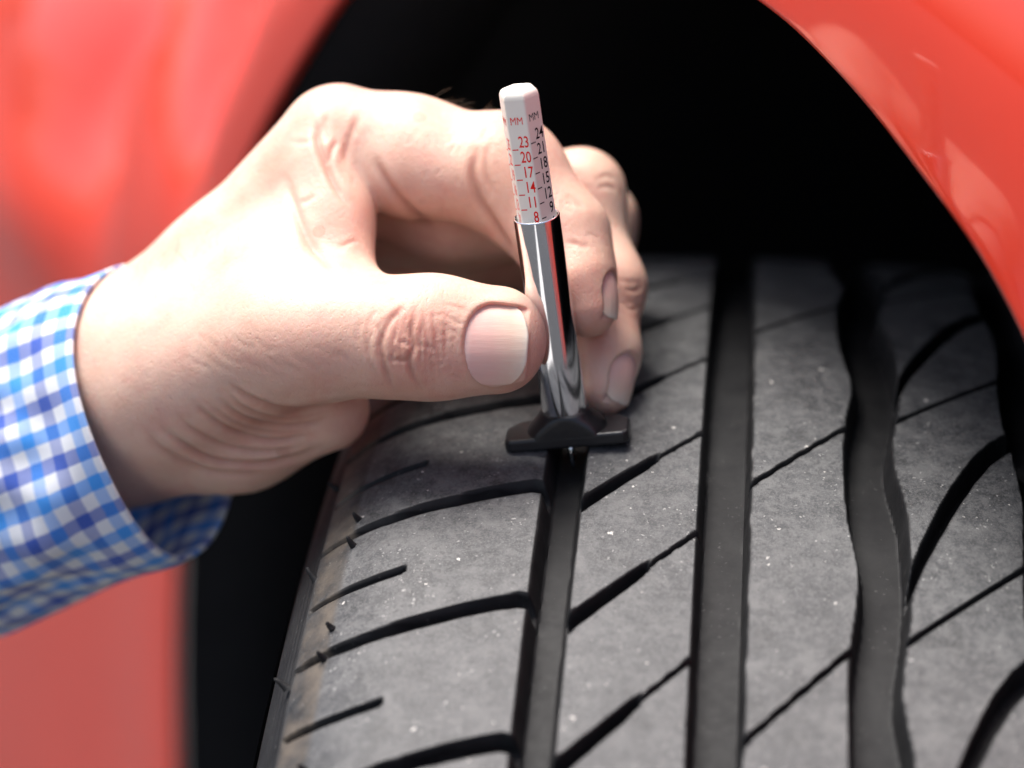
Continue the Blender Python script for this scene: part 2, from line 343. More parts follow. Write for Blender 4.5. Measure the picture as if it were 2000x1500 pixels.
# ------------------------------------------------------------------ tyre
R0, ZC, XC = 320.0, 320.0, 8.0
RC, XS, RS = 800.0, 68.0, 34.0
def build_tyre():
    # half profile, from the crown centre outwards: (t, r, unit normal angle) by arc length
    a0 = math.asin(XS/RC)
    def prof(u):                                            # u >= 0 arc length from the crown centre; returns lateral t, radius r, angle
        u = np.asarray(u, float)
        uc = RC*a0
        a1 = np.minimum(u, uc)/RC
        t = RC*np.sin(a1); r = R0-RC*(1-np.cos(a1))
        v = np.clip(u-uc, 0, RS*(math.radians(82)-a0)); a2 = a0+v/RS
        t = t+np.where(u > uc, RS*(np.sin(a2)-math.sin(a0)), 0); r = r-np.where(u > uc, RS*(math.cos(a0)-np.cos(a2)), 0)
        w_ = np.maximum(u-uc-RS*(math.radians(82)-a0), 0); a3 = math.radians(82)
        k = w_/220.0; aa = a3+k                              # side wall: slow curve
        t = t+np.where(w_ > 0, 220*(np.cos(a3)-0-0)*0+220*(np.sin(np.minimum(aa, 3))-math.sin(a3)), 0)*1.0
        r = r-np.where(w_ > 0, 220*(math.cos(a3)-np.cos(aa)), 0)
        ang = np.where(u <= uc, a1, np.where(w_ > 0, aa, a2))
        return t, r, ang
    uu = np.linspace(0, 220, 2201); tt, rr, _ = prof(uu)
    mono = int(np.argmax(tt))
    def x2u(x): return np.sign(x-XC)*np.interp(abs(x-XC), tt[:mono], uu[:mono])+XC
    X2U = lambda pts: ([x2u(p[0]) for p in pts], [p[1] for p in pts])
    U0, U1 = x2u(-84.0)-20, 92.0
    S0, S1 = -112.0, 172.0
    PIT = 34.0; P2 = 68.0
    lat_u, lat_f = X2U([(-88, 10.2), (-84, 10.5), (-76, 10.3), (-70, 9.4), (-65, 8.1), (-58, 5.5), (-50, 2.6), (-44, .9), (-40, 0), (-37, .7), (-34, 1.4)])
    r3_x, r3_s = [28, 33, 35.5, 38.6, 42.5, 46.6, 50.5, 53.9, 58], [118, 101, 92.5, 84.1, 74.0, 64.5, 57.5, 53.3, 51]
    def wrapd(v, p): return v-p*np.round(v/p)
    # mesh rows follow the slant of the cross grooves, so that their walls stay straight
    def shear(U):
        return np.interp(U, lat_u, lat_f)*(U < -30)+(U >= -30)*(1.4+np.interp(U, [-29, -8.6, 4.2, 20.4, 34.2, 52.5, 65.2, 100], [0, -22.85, -22.85, -41.8, -41.8, -59.7, -59.7, -47.5]))
    us = np.arange(U0, U1, .36); ss = np.arange(S0-12, S1+72, .36)
    def pattern(U, S):
        wob = .05*np.sin(S*.31+U*.17)+.035*np.sin(S*.83-U*.41+1)+.025*np.sin(U*1.03+S*.59)
        dep = np.zeros_like(U)
        def cut(sd, depth, wall, soft=0.0):
            nonlocal dep
            d = depth*smooth01((-(sd+wob)+soft)/wall); dep = np.maximum(dep, d)
        # four circumferential grooves
        g3l = 22.1+1.15*np.cos(2*np.pi*(S-33+5*np.sin(2*np.pi*(S-33)/P2))/P2)
        g3r = 32.2+1.25*np.cos(2*np.pi*(S-94-5*np.sin(2*np.pi*(S-94)/P2))/P2)
        g4l = 54.6+.9*np.cos(2*np.pi*(S-5)/P2); g4r = 63.5+0*S
        for l, r, d, wl in ((-38.4, -30.0, 6.6, 1.8), (-7.4, 2.9, 6.8, 1.3), (g3l, g3r, 6.8, 1.5), (g4l, g4r, 6.6, 1.5)):
            cut(np.maximum(l-U, U-r), d, wl)
        # left shoulder: lateral grooves and blind sipes
        base = np.interp(U, lat_u, lat_f)
        kk = np.round((S-74.7-base)/PIT)
        dl = wrapd(S-74.7-base, PIT)
        ue = x2u(-81.6)
        wd = np.interp(U, [ue, x2u(-72), -60, -40], [1.8, 2.7, 3.5, 4.1])
        dpt = np.interp(U, [ue-2, ue+3, x2u(-70), -55], [0, 2.2, 4.2, 5.6])
        sd = np.maximum(np.abs(dl)*.965-wd/2, np.maximum(U+36, ue-U-1))
        d = dpt*smooth01((-(sd+wob))/.55); dep = np.maximum(dep, d)
        ds = wrapd(S-74.7-base+16.2, PIT)
        sd = np.maximum(np.abs(ds)*.965-np.interp(U, [x2u(-81.5), -63], [.9, 1.1]), np.maximum(U+62.3, ue-U))
        sd = np.where(U > -63.5, np.hypot(np.maximum(U+63.5, 0), ds)-1.05, sd)
        dep = np.maximum(dep, np.interp(U, [ue, x2u(-76), -66], [1.4, 3.0, 4.0])*smooth01(-(sd)/.6))
        # raised edge where the shoulder blocks run out into the side wall
        rim = 1.1*smooth01((ue-.5-U)/1.6); dep = np.maximum(dep, rim)
        dep = dep+np.where(U < ue-2.2, .16*(1-np.cos((U-ue)*2*np.pi/1.9)), 0)
        # rib 1: slanting notch that runs on as a narrow sipe
        c1 = wrapd(S-89.1-(-7.2-U)*1.12, PIT)/1.5
        sd = np.maximum(np.abs(c1)-np.interp(U, [-30, -18, -15.6], [1.9, 1.55, 1.0]), np.maximum(U+15.8, -31-U)); cut(sd, 4.6, 1.0)
        c1b = c1+.10*np.sin(U*2.1)
        sd = np.maximum(np.abs(c1b)-.62, np.maximum(U+6.5, -16.5-U)); dep = np.maximum(dep, 2.6*smooth01(-sd/.55))
        # rib 2: one sipe each double pitch
        c2 = wrapd(S-73.2+(U-3)*1.17, P2)/1.54+.08*np.sin(U*1.7)
        sd = np.maximum(np.abs(c2)-.66, np.maximum(U-23, 2-U)); dep = np.maximum(dep, 2.8*smooth01(-sd/.55))
        # rib 3: curved channels and sipes
        b3 = np.interp(U, r3_x, r3_s); c3 = wrapd(S-b3, P2)/np.interp(U, [33, 40, 47, 55], [2.4, 2.35, 2.1, 1.4])
        sd = np.maximum(np.abs(c3)-np.interp(U, [33, 40, 48, 56], [1.5, 2.0, 2.2, 2.6]), np.maximum(U-57, 31-U)); cut(sd, 5.8, 1.1)
        c3 = wrapd(S-47.3+(U-32.3)*.98, 69.0)/1.4
        sd = np.maximum(np.abs(c3)-.62, np.maximum(U-56, 31.5-U)); dep = np.maximum(dep, 2.6*smooth01(-sd/.55))
        # right shoulder
        c5 = wrapd(S-50-(U-63)*.35, PIT)
        sd = np.maximum(np.abs(c5)-1.6, 62-U); cut(sd, 5.2, 1.0)
        # block ids
        i1 = np.floor((S-74.7-base)/PIT); i2 = np.floor((S-89.1-(-7.2-U)*1.12)/PIT)
        i3 = np.floor((S-73.2+(U-3)*1.17)/P2); i4 = np.floor((S-b3)/P2)
        i4b = np.floor((S-47.3+(U-32.3)*.98)/69.0); i5 = np.floor((S-50-(U-63)*.35)/PIT)
        z = np.where(U < -34, 1000+i1, np.where(U < -2, 2000+i2, np.where(U < (g3l+g3r)/2, 3000+i3,
            np.where(U < 59, 4000+i4*20+i4b, 5000+i5))))
        return dep, z
    def place(U, S, dep):
        t, r, a = prof(np.abs(U-XC)); sg = np.sign(U-XC)
        x = XC+sg*(t-dep*np.sin(a)); rad = r-dep*np.cos(a); ph = S/R0
        return np.stack([x, -rad*np.sin(ph), ZC+rad*np.cos(ph)], -1)
    U, S = np.meshgrid(us, ss, indexing='ij'); S = S+shear(U)
    dep, ids = pattern(U, S)
    V = place(U, S, dep).reshape(-1, 3)
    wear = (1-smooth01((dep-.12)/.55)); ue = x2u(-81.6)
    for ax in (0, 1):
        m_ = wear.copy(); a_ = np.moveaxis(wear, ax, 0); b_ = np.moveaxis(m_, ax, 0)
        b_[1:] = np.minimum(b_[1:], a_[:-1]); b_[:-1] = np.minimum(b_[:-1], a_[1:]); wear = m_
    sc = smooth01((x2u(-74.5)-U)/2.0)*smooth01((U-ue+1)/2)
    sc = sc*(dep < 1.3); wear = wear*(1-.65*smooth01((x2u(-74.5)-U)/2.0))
    Q = grid_quads(len(us), len(ss))
    fd = dep.ravel()[Q]; fid = ids.ravel()[Q[:, 0]]
    isfloor = (fd.min(1) > 5.9) | (U.ravel()[Q[:, 0]] < ue-2.0)
    W = wear.ravel(); SC = sc.ravel()
    def sub(mask, name):
        q = Q[mask]; idx, inv = np.unique(q, return_inverse=True)
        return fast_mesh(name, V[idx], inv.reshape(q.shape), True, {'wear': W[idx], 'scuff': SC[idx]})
    # carcass: groove floors, side walls, rest of the circumference
    parts = [(V, Q[isfloor], W, SC)]
    u2 = np.concatenate([np.linspace(XC-190, U0, 34), us[::9], [us[-1]], np.linspace(U1+.3, XC+190, 40)])
    s2 = np.linspace(S1-4, S0+2*math.pi*R0+4, 420)
    def coarse(uA, sA, plain):
        A, B = np.meshgrid(uA, sA, indexing='ij')
        dd = np.zeros_like(A) if plain else pattern(A, B)[0]+.5
        return place(A, B, dd).reshape(-1, 3), grid_quads(len(uA), len(sA)), (1-smooth01((dd-.1)/.6)).ravel()*(0 if plain else 1)
    s3 = np.linspace(S0, S1-.4, 180)
    for uA, sA, pl in ((np.linspace(XC-190, us[0], 60), s3, True), (np.linspace(us[-1], XC+190, 60), s3, True),
                       (np.concatenate([np.linspace(XC-190, us[0], 30)[:-1], us[::5], np.linspace(us[-1], XC+190, 34)]), s2, False)):
        v, q, wv = coarse(uA, sA, pl); parts.append((v, q, wv, wv*0))
    off = 0; VV = []; QQ = []; WW = []; SS = []
    for v, q, wv, sv in parts:
        VV.append(v); QQ.append(q+off); WW.append(wv); SS.append(sv); off += len(v)
    VV = np.vstack(VV); QQ = np.vstack(QQ); WW = np.concatenate(WW); SS = np.concatenate(SS)
    idx, inv = np.unique(QQ, return_inverse=True)
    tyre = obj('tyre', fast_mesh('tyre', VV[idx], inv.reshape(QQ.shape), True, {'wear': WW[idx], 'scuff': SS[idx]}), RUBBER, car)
    tyre['label'] = 'worn black rubber tyre with grooved tread'
    for k in np.unique(fid[~isfloor]):
        mk = (~isfloor) & (fid == k)
        if mk.sum() < 60: continue
        obj('tread_block', sub(mk, 'tread_block'), RUBBER, tyre)
    # moulding whiskers on the shoulder
    for px, s_, ln, lean in [(-74.8, 80.0, 2.2, .5), (-74.6, 88.6, 2.6, .2), (-75.2, 112.2, 2.2, .4), (-75.6, 120.0, 2.6, .3), (-82.3, 92.0, 2.6, -1.0), (-83.4, 121.5, 2.6, -1.0), (-75.3, 146.5, 2.2, .3), (-82.8, 60.0, 2.2, -1.0)]:
        u_ = x2u(px); b0 = place(np.array(u_), np.array(s_), np.array(.4)); b1 = place(np.array(u_), np.array(s_+lean*1.2), np.array(-ln))
        bm = bmesh.new(); rings = []
        ax = Vector(b1-b0); e1 = ax.orthogonal().normalized(); e2 = ax.normalized().cross(e1)
        for f, r in ((0, 1.0), (.18, .75), (.6, .55), (.9, .38), (1.0, .12)):
            c = Vector(b0)+ax*f+e1*(.35*f*f*ln*.4)
            rings.append([bm.verts.new((c+e1*math.cos(a)*r+e2*math.sin(a)*r)*MM) for a in np.linspace(0, 2*math.pi, 9)[:-1]])
        for a, b in zip(rings, rings[1:]):
            for j in range(8): bm.faces.new((a[j], a[(j+1) % 8], b[(j+1) % 8], b[j]))
        bm.faces.new(rings[-1])
        for f_ in bm.faces: f_.smooth = True
        me = bpy.data.meshes.new('whisker'); bm.to_mesh(me); bm.free(); obj('rubber_whisker', me, RUBBER, tyre)
    return place, x2u
tyre_place, x2u = build_tyre()

# ------------------------------------------------------------------ tread depth gauge
gauge = thing('tread_depth_gauge', 'pocket tread depth gauge with white numbered scale, chrome barrel and black foot', 'gauge')
def build_gauge():
    B = tyre_place(np.array(-34.3), np.array(58.2), np.array(-0.25))      # middle of the foot, on the tread
    top = P(1011, 170, 464.5)
    a = top-B; L = np.linalg.norm(a); a /= L
    ex = np.array([1.0, 0, 0]); ex -= a*(ex @ a); ex /= np.linalg.norm(ex)
    ey = np.cross(a, ex)                                                    # away from the viewer
    def G(x, y, z): return B+ex*x+ey*y+a*z
    def tov(p): return Vector(p)*MM
    def loft(name, rings, mat, capA=True, capB=True, smooth=True, parent=gauge):
        bm = bmesh.new(); rs = [[bm.verts.new(tov(p)) for p in r] for r in rings]; n = len(rs[0])
        for r1, r2 in zip(rs, rs[1:]):
            for j in range(n):
                f = bm.faces.new((r1[j], r1[(j+1) % n], r2[(j+1) % n], r2[j])); f.smooth = smooth
        if capA: bm.faces.new(rs[0][::-1])
        if capB: bm.faces.new(rs[-1])
        bmesh.ops.recalc_face_normals(bm, faces=bm.faces)
        me = bpy.data.meshes.new(name); bm.to_mesh(me); bm.free(); return obj(name, me, mat, parent)
    circ = lambda r, z, n=64: [G(r*math.cos(q), r*math.sin(q), z) for q in np.linspace(0, 2*math.pi, n+1)[:-1]]
    # lengths along the axis where things end in the photo
    def z_at(py):
        zs = np.linspace(0, L, 400); ys = np.array([proj(B+a*z)[1] for z in zs]); return float(np.interp(-py, -ys, zs))
    zf, zr = z_at(797), z_at(421)
    # barrel
    loft('barrel', [circ(4.50, zf-.6), circ(4.62, zf), circ(4.62, zr-.25), circ(4.55, zr), circ(4.32, zr), circ(4.25, zr-.3), circ(4.25, zr-14)], CHROME, False, False)
    # scale stick: hexagonal, rounded top
    H = 4.05; rot = math.radians(-90-10)                                     # middle of the front face
    hexp = lambda r, z, q=0.0: [G(r*math.cos(rot+math.radians(30+60*k)), r*math.sin(rot+math.radians(30+60*k)), z) for k in range(6)]
    st = loft('scale_stick', [hexp(H, zr-16), hexp(H, L-1.6), hexp(H*.97, L-.9), hexp(H*.86, L-.25), hexp(H*.70, L)], WHITE, True, True, False)
    bv = st.modifiers.new('bevel', 'BEVEL'); bv.width = .00028; bv.segments = 3; bv.limit_method = 'ANGLE'; bv.angle_limit = math.radians(20)
    for f in st.data.polygons: f.use_smooth = False
    # foot: bar and bell-shaped hub with a flat front
    def outline(z, gx, gy, ch):
        return [G(x, y, z) for x, y in ((-gx+ch*.35, -gy), (gx-ch*.35, -gy), (gx, -gy+ch*.35), (gx, gy-ch), (gx-ch*.9, gy), (-gx+ch*.9, gy), (-gx, gy-ch), (-gx, -gy+ch*.35))]
    ft = loft('foot', [outline(0.0, 12.4, 4.7, 3.0), outline(.35, 12.7, 5.0, 3.0), outline(2.3, 12.7, 5.0, 3.0), outline(2.7, 12.35, 4.65, 3.0)], BLACKP, True, True, False)
    bv = ft.modifiers.new('bevel', 'BEVEL'); bv.width = .00025; bv.segments = 2; bv.limit_method = 'ANGLE'; bv.angle_limit = math.radians(25)
    def hub(rx, ry, z, n=72):
        out = []
        for q in np.linspace(0, 2*math.pi, n+1)[:-1]:
            x, y = rx*math.cos(q), ry*math.sin(q); out.append(G(x, max(y, -5.06), z))
        return out
    prof = [(8.4, 7.6, 2.2), (8.0, 7.4, 2.2+.2*(zf-2.2)), (7.2, 6.9, 2.2+.42*(zf-2.2)), (6.2, 6.2, 2.2+.63*(zf-2.2)), (5.5, 5.6, 2.2+.8*(zf-2.2)), (5.1, 5.15, zf-.35), (4.75, 4.75, zf+.02), (4.3, 4.3, zf+.03)]
    prof = [(x, y, min(z, zf+.03)) for x, y, z in prof]
    hb = loft('foot_hub', [hub(*p) for p in prof], BLACKP, False, True, True, ft)
    # probe pin under the foot
    loft('probe_pin', [circ(.7, .5, 16), circ(.7, -4.2, 16), circ(.55, -5.6, 16), circ(.25, -6.7, 16)], CHROME, True, True)
    # printed scale: three faces
    def text(body, face, along, xoff, size, mat, sx=.74):
        cu = bpy.data.curves.new('text', 'FONT'); cu.body = body; cu.size = 1.0; cu.align_x = 'LEFT'; cu.align_y = 'BOTTOM'
        cu.resolution_u = 3; cu.offset = .010 if body[0].isdigit() else 0.0
        to = bpy.data.objects.new('tmp', cu); COL.objects.link(to)
        dg = bpy.context.evaluated_depsgraph_get(); me = bpy.data.meshes.new_from_object(to.evaluated_get(dg))
        bpy.data.objects.remove(to); bpy.data.curves.remove(cu)
        q = rot+math.radians(60*face)
        nrm = ex*math.cos(q)+ey*math.sin(q); side = np.cross(a, nrm)          # reads left to right when facing the viewer
        ap = H*math.cos(math.radians(30))
        for v in me.vertices:
            p = B+nrm*(ap+.025)+side*(xoff+v.co.x*size*sx)+a*(along+v.co.y*size)
            v.co = tov(p)
        nm = 'number' if body[0].isdigit() else 'unit_mark'
        return obj(nm, me, mat, st)
    def dash(face, along, x0, x1, mat):
        q = rot+math.radians(60*face); nrm = ex*math.cos(q)+ey*math.sin(q); side = np.cross(a, nrm); ap = H*math.cos(math.radians(30))
        c = [tov(B+nrm*(ap+.025)+side*x+a*(along+z)) for x, z in ((x0, -.11), (x1, -.11), (x1, .11), (x0, .11))]
        me = bpy.data.meshes.new('tick'); me.from_pydata(c, [], [(0, 1, 2, 3)]); obj('tick', me, mat, st)
    def z_face(py, px): # height along the axis for a row of print
        return z_at(py)
    step = 3.07
    z23 = z_at(283); z24 = z_at(273)
    for k, n_ in enumerate((23, 20, 17, 14, 11, 8)):
        z = z23-step*k; s_ = str(n_)
        text(s_, 0, z, (-.35 if len(s_) == 2 else .55), 3.2, REDINK, .68); dash(0, z+.18, -1.75, -.55, REDINK)
    for k, n_ in enumerate((24, 21, 18, 15, 12, 9, 6)):
        z = z24-step*k; s_ = str(n_)
        text(s_, 1, z, (-.45 if len(s_) == 2 else .55), 3.2, BLACKINK, .68); dash(1, z+.18, -1.85, -.65, BLACKINK)
    for k, n_ in enumerate((25, 22, 19, 16, 13, 10)):
        z = z_at(290)-step*k; text(str(n_), -1, z, -.5, 3.2, REDINK, .68); dash(-1, z+.18, -1.75, -.75, REDINK)
    text('MM', 0, z_at(237), -1.45, 2.15, REDINK, .80); text('MM', 1, z_at(234), -1.5, 2.15, BLACKINK, .80); text('MM', -1, z_at(241), -1.4, 2.15, REDINK, .80)
build_gauge()

# ------------------------------------------------------------------ hand
person = thing('person', 'bare hand in a blue and white checked shirt cuff pinching the gauge', 'person')
def cpos(px, py, t): return np.array([(px-1000)/FPX*t, (py-750)/FPX*t, t])   # hand frame: right, down, away from the lens
def c2w(p): p = np.asarray(p); return CAM + p[..., :1]*RT - p[..., 1:2]*UP + p[..., 2:3]*FW

def build_hand():
    h = .5
    lo = np.array([-101., -67., 452.]); hi = np.array([30., 34., 572.])
    n = ((hi-lo)/h).astype(int)+1
    gx, gy, gz = [(lo[i]+h*np.arange(n[i])).astype(np.float32) for i in range(3)]
    BIG = np.float32(30)
    def cone(D, A, Bq, ra, rb, k, q=1.0):
        a = cpos(*A); b = cpos(*Bq); a = a*[1, 1, 1/q]; b = b*[1, 1, 1/q]
        m = max(ra, rb)+k+2.5
        mn = np.minimum(a, b)-m; mx = np.maximum(a, b)+m; mn[2] *= q; mx[2] *= q
        i0 = np.clip(((mn-lo)/h).astype(int), 0, n-1); i1 = np.clip(((mx-lo)/h).astype(int)+1, 0, n)
        if (i1 <= i0).any(): return
        sl = tuple(slice(i0[i], i1[i]) for i in range(3))
        X = gx[sl[0]][:, None, None]-np.float32(a[0]); Y = gy[sl[1]][None, :, None]-np.float32(a[1]); Z = gz[sl[2]][None, None, :]/np.float32(q)-np.float32(a[2])
        d = (b-a).astype(np.float32); dd = float(d @ d)+1e-6
        t_ = np.clip((X*d[0]+Y*d[1]+Z*d[2])/dd, 0, 1)
        dist = np.sqrt((X-t_*d[0])**2+(Y-t_*d[1])**2+(Z-t_*d[2])**2)-(ra+(rb-ra)*t_)
        cur = D[sl]
        if k > 0:
            hh = np.maximum(k-np.abs(cur-dist), 0)/k
            D[sl] = np.minimum(cur, dist)-hh*hh*k*.25
        else: D[sl] = np.minimum(cur, dist)
    def new(): return np.full(tuple(n), BIG, np.float32)
    def smin(a, b, k):
        hh = np.maximum(k-np.abs(a-b), 0)/k
        return np.minimum(a, b)-hh*hh*np.float32(k*.25)
    # ---- palm, back of the hand, wrist
    Pm = new()
    WU, WL = (205, 715, 518), (230, 845, 522)
    cone(Pm, WU, (440, 520, 514), 14.3, 12.0, 8); cone(Pm, (440, 520, 514), (655, 282, 509), 12.0, 11.6, 7)   # index metacarpal
    cone(Pm, (240, 740, 528), (640, 330, 531), 16, 11.5, 8)
    cone(Pm, (250, 770, 536), (620, 420, 546), 16, 11, 8)
    cone(Pm, (260, 800, 540), (600, 520, 556), 15, 10, 8)
    cone(Pm, (330, 730, 524), (610, 540, 532), 19, 14, 8)                                  # palm
    cone(Pm, (60, 770, 530), WU, 14.5, 14.3, 8); cone(Pm, (80, 860, 532), WL, 15, 14.5, 8)     # wrist
    cone(Pm, WU, (330, 760, 508), 15, 15, 8)
    cone(Pm, (330, 760, 508), (560, 662, 488), 15.5, 12.8, 9)                               # thumb metacarpal
    cone(Pm, (380, 690, 504), (560, 560, 497), 14, 11.5, 9)                                 # web muscle
    cone(Pm, (560, 560, 497), (640, 400, 501), 11.5, 8.0, 8)
    cone(Pm, (628, 330, 501), (662, 430, 496), 6.5, 5.4, 6); cone(Pm, (662, 430, 496), (690, 560, 488), 5.4, 5.2, 6)   # web edge
    cone(Pm, WL, (470, 832, 514), 14.5, 12.2, 8); cone(Pm, (470, 832, 514), (640, 800, 504), 12.2, 8.5, 8)   # thenar underside
    # ---- thumb
    T = new()
    cone(T, (545, 655, 489), (650, 655, 483.5), 12.6, 11.6, 6); cone(T, (650, 655, 483.5), (760, 660, 480), 11.6, 10.9, 6)
    for dy in (-1, 1):
        cone(T, (770, 658+20*dy, 480), (850, 658+23*dy, 478.6), 9.3, 9.0, 5, .92)
        cone(T, (850, 658+23*dy, 478.6), (972, 664+20*dy, 479.0), 9.1, 8.65, 5, .88)
    cone(T, (800, 672, 476), (815, 645, 476), 7.0, 7.0, 4)                                    # knuckle fullness
    # ---- index
    I = new()
    cone(I, (665, 278, 509), (800, 299, 506), 12.0, 11.0, 6); cone(I, (800, 299, 506), (975, 328, 502), 11.0, 10.2, 6)
    cone(I, (800, 340, 501), (905, 352, 499), 8.5, 8.4, 6)                                    # palmar pad of the first phalanx
    cone(I, (975, 328, 502), (1000, 345, 501), 10.4, 9.9, 4)
    cone(I, (1000, 345, 501), (1104, 458, 497), 9.6, 8.0, 8)
    cone(I, (1010, 395, 499), (1080, 475, 496), 7.5, 7.0, 6)
    cone(I, (1102, 458, 497), (1132, 545, 493.5), 7.6, 6.1, 7, 1.15)
    cone(I, (1132, 545, 493.5), (1152, 606, 491.5), 6.1, 5.0, 6, 1.3)
    cone(I, (1120, 555, 491), (1140, 600, 490), 5.4, 4.6, 4, 1.2)
    # ---- middle
    Mi = new()
    cone(Mi, (640, 340, 530), (880, 408, 519), 11.5, 10.3, 6); cone(Mi, (880, 408, 519), (1000, 402, 520), 10.3, 9.6, 6); cone(Mi, (1000, 402, 520), (1135, 378, 522), 9.6, 8.4, 6)
    cone(Mi, (1133, 378, 522), (1192, 560, 513), 8.1, 6.3, 7)
    cone(Mi, (1192, 560, 513), (1186, 690, 505), 6.3, 5.7, 7, 1.15); cone(Mi, (1186, 690, 505), (1181, 764, 502), 6.0, 5.1, 6, 1.25)
    cone(Mi, (1165, 680, 503), (1165, 750, 500), 4.4, 4.2, 4, 1.2)
    # ---- ring and little finger, mostly hidden
    Ri = new()
    cone(Ri, (620, 420, 547), (900, 440, 546), 11, 9.5, 6); cone(Ri, (900, 440, 546), (1168, 432, 541), 9.5, 8.0, 6)
    cone(Ri, (1168, 432, 541), (1175, 590, 534), 8.0, 7.0, 5); cone(Ri, (1175, 590, 534), (1120, 720, 524), 7.0, 5.2, 5)
    Li = new()
    cone(Li, (600, 520, 557), (860, 530, 560), 10, 8.2, 6); cone(Li, (860, 530, 560), (1080, 500, 556), 8.2, 7, 6); cone(Li, (1080, 500, 556), (1090, 640, 548), 7, 5.2, 5)
    # ---- join
    D = smin(Pm, T, 7.0)
    D = np.minimum(D, smin(Pm, I, 2.6)); D = smin(D, smin(Pm, Mi, 3), .5); D = smin(D, smin(Pm, Ri, 3), .5); D = smin(D, smin(Pm, Li, 3), .5)
    # nail beds: flatten the skin under each nail
    # ---- surface nets
    sgn = D < 0
    cs = np.zeros(tuple(n-1), np.int8)
    for dx in (0, 1):
        for dy in (0, 1):
            for dz in (0, 1): cs += sgn[dx:n[0]-1+dx, dy:n[1]-1+dy, dz:n[2]-1+dz]
    act = np.argwhere((cs > 0) & (cs < 8)); idm = np.full(tuple(n-1), -1, np.int32)
    idm[act[:, 0], act[:, 1], act[:, 2]] = np.arange(len(act), dtype=np.int32)
    acc = np.zeros((len(act), 3)); cnt = np.zeros(len(act))
    cor = [(i, j, k) for i in (0, 1) for j in (0, 1) for k in (0, 1)]
    for a in cor:
        for ax in range(3):
            if a[ax] == 0:
                b = list(a); b[ax] = 1
                va = D[act[:, 0]+a[0], act[:, 1]+a[1], act[:, 2]+a[2]].astype(float); vb = D[act[:, 0]+b[0], act[:, 1]+b[1], act[:, 2]+b[2]].astype(float)
                mk = (va < 0) != (vb < 0); f = np.where(mk, va/np.where(mk, va-vb, 1), 0)
                p = act+np.array(a); p = p.astype(float); p[:, ax] += f
                acc[mk] += p[mk]; cnt[mk] += 1
    V = lo+h*(acc/cnt[:, None])
    Qs = []
    for ax in range(3):
        o1, o2 = [(1, 2), (2, 0), (0, 1)][ax]
        sa = [slice(None)]*3; sb = [slice(None)]*3; sa[ax] = slice(0, n[ax]-1); sb[ax] = slice(1, n[ax])
        A = sgn[tuple(sa)]; Bq = sgn[tuple(sb)]
        e = np.argwhere(A != Bq); fl = A[e[:, 0], e[:, 1], e[:, 2]]
        ok = (e[:, o1] > 0) & (e[:, o2] > 0) & (e[:, o1] < n[o1]-1) & (e[:, o2] < n[o2]-1); e = e[ok]; fl = fl[ok]
        def cid(d1, d2):
            c = e.copy(); c[:, o1] -= d1; c[:, o2] -= d2; return idm[c[:, 0], c[:, 1], c[:, 2]]
        q = np.stack([cid(1, 1), cid(0, 1), cid(0, 0), cid(1, 0)], 1)
        q[~fl] = q[~fl][:, ::-1]; Qs.append(q)
    Q = np.vstack(Qs)
    # ---- smoothing
    E = np.vstack([Q[:, [0, 1]], Q[:, [1, 2]], Q[:, [2, 3]], Q[:, [3, 0]]]); deg = np.bincount(E.ravel(), minlength=len(V)).astype(float)
    def lap(F):
        out = np.zeros_like(F)
        for c in range(F.shape[1]):
            out[:, c] = np.bincount(E[:, 0], F[E[:, 1], c], len(F))+np.bincount(E[:, 1], F[E[:, 0], c], len(F))
        return out/deg[:, None]
    for _ in range(6): V = V+.55*(lap(V)-V); V = V-.57*(lap(V)-V)
    for _ in range(2): V = V+.5*(lap(V)-V)
    def normals(V):
        fn = np.cross(V[Q[:, 2]]-V[Q[:, 0]], V[Q[:, 3]]-V[Q[:, 1]]); N = np.zeros_like(V)
        for c in range(4):
            for k in range(3): N[:, k] += np.bincount(Q[:, c], fn[:, k], len(V))
        return N/np.maximum(np.linalg.norm(N, axis=1), 1e-9)[:, None]
    N = normals(V)
    if (N*(V-V.mean(0))).sum() < 0: Q = Q[:, ::-1].copy(); N = -N
    # ---- creases and folds, pressed into the skin
    px = 1000+FPX*V[:, 0]/V[:, 2]; py = 750+FPX*V[:, 1]/V[:, 2]; tz = V[:, 2]
    crease = np.zeros(len(V)); disp = np.zeros(len(V))
    front = N[:, 2] < .25
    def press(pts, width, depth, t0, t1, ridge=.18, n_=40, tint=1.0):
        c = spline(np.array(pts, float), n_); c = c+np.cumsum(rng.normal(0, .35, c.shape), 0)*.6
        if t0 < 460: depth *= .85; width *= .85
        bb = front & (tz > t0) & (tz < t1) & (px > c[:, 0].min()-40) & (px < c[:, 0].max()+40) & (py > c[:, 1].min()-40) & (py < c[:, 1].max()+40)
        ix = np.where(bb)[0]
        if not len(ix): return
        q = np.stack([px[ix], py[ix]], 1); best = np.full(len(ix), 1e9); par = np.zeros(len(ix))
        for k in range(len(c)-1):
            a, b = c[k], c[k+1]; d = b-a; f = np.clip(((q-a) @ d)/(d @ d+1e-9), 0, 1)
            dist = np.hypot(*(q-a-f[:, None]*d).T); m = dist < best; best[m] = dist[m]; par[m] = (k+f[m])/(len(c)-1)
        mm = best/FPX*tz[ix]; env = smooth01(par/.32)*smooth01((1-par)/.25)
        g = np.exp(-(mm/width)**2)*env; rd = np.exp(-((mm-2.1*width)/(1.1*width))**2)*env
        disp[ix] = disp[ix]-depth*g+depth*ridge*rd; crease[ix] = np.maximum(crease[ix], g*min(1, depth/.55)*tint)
    z3 = lambda l: [(650+.325*a, 480+.325*b) for a, b in l]
    z5 = lambda l: [(.5*a, 500+.5*b) for a, b in l]
    z1 = lambda l: [(150+.35*a, 100+.35*b) for a, b in l]
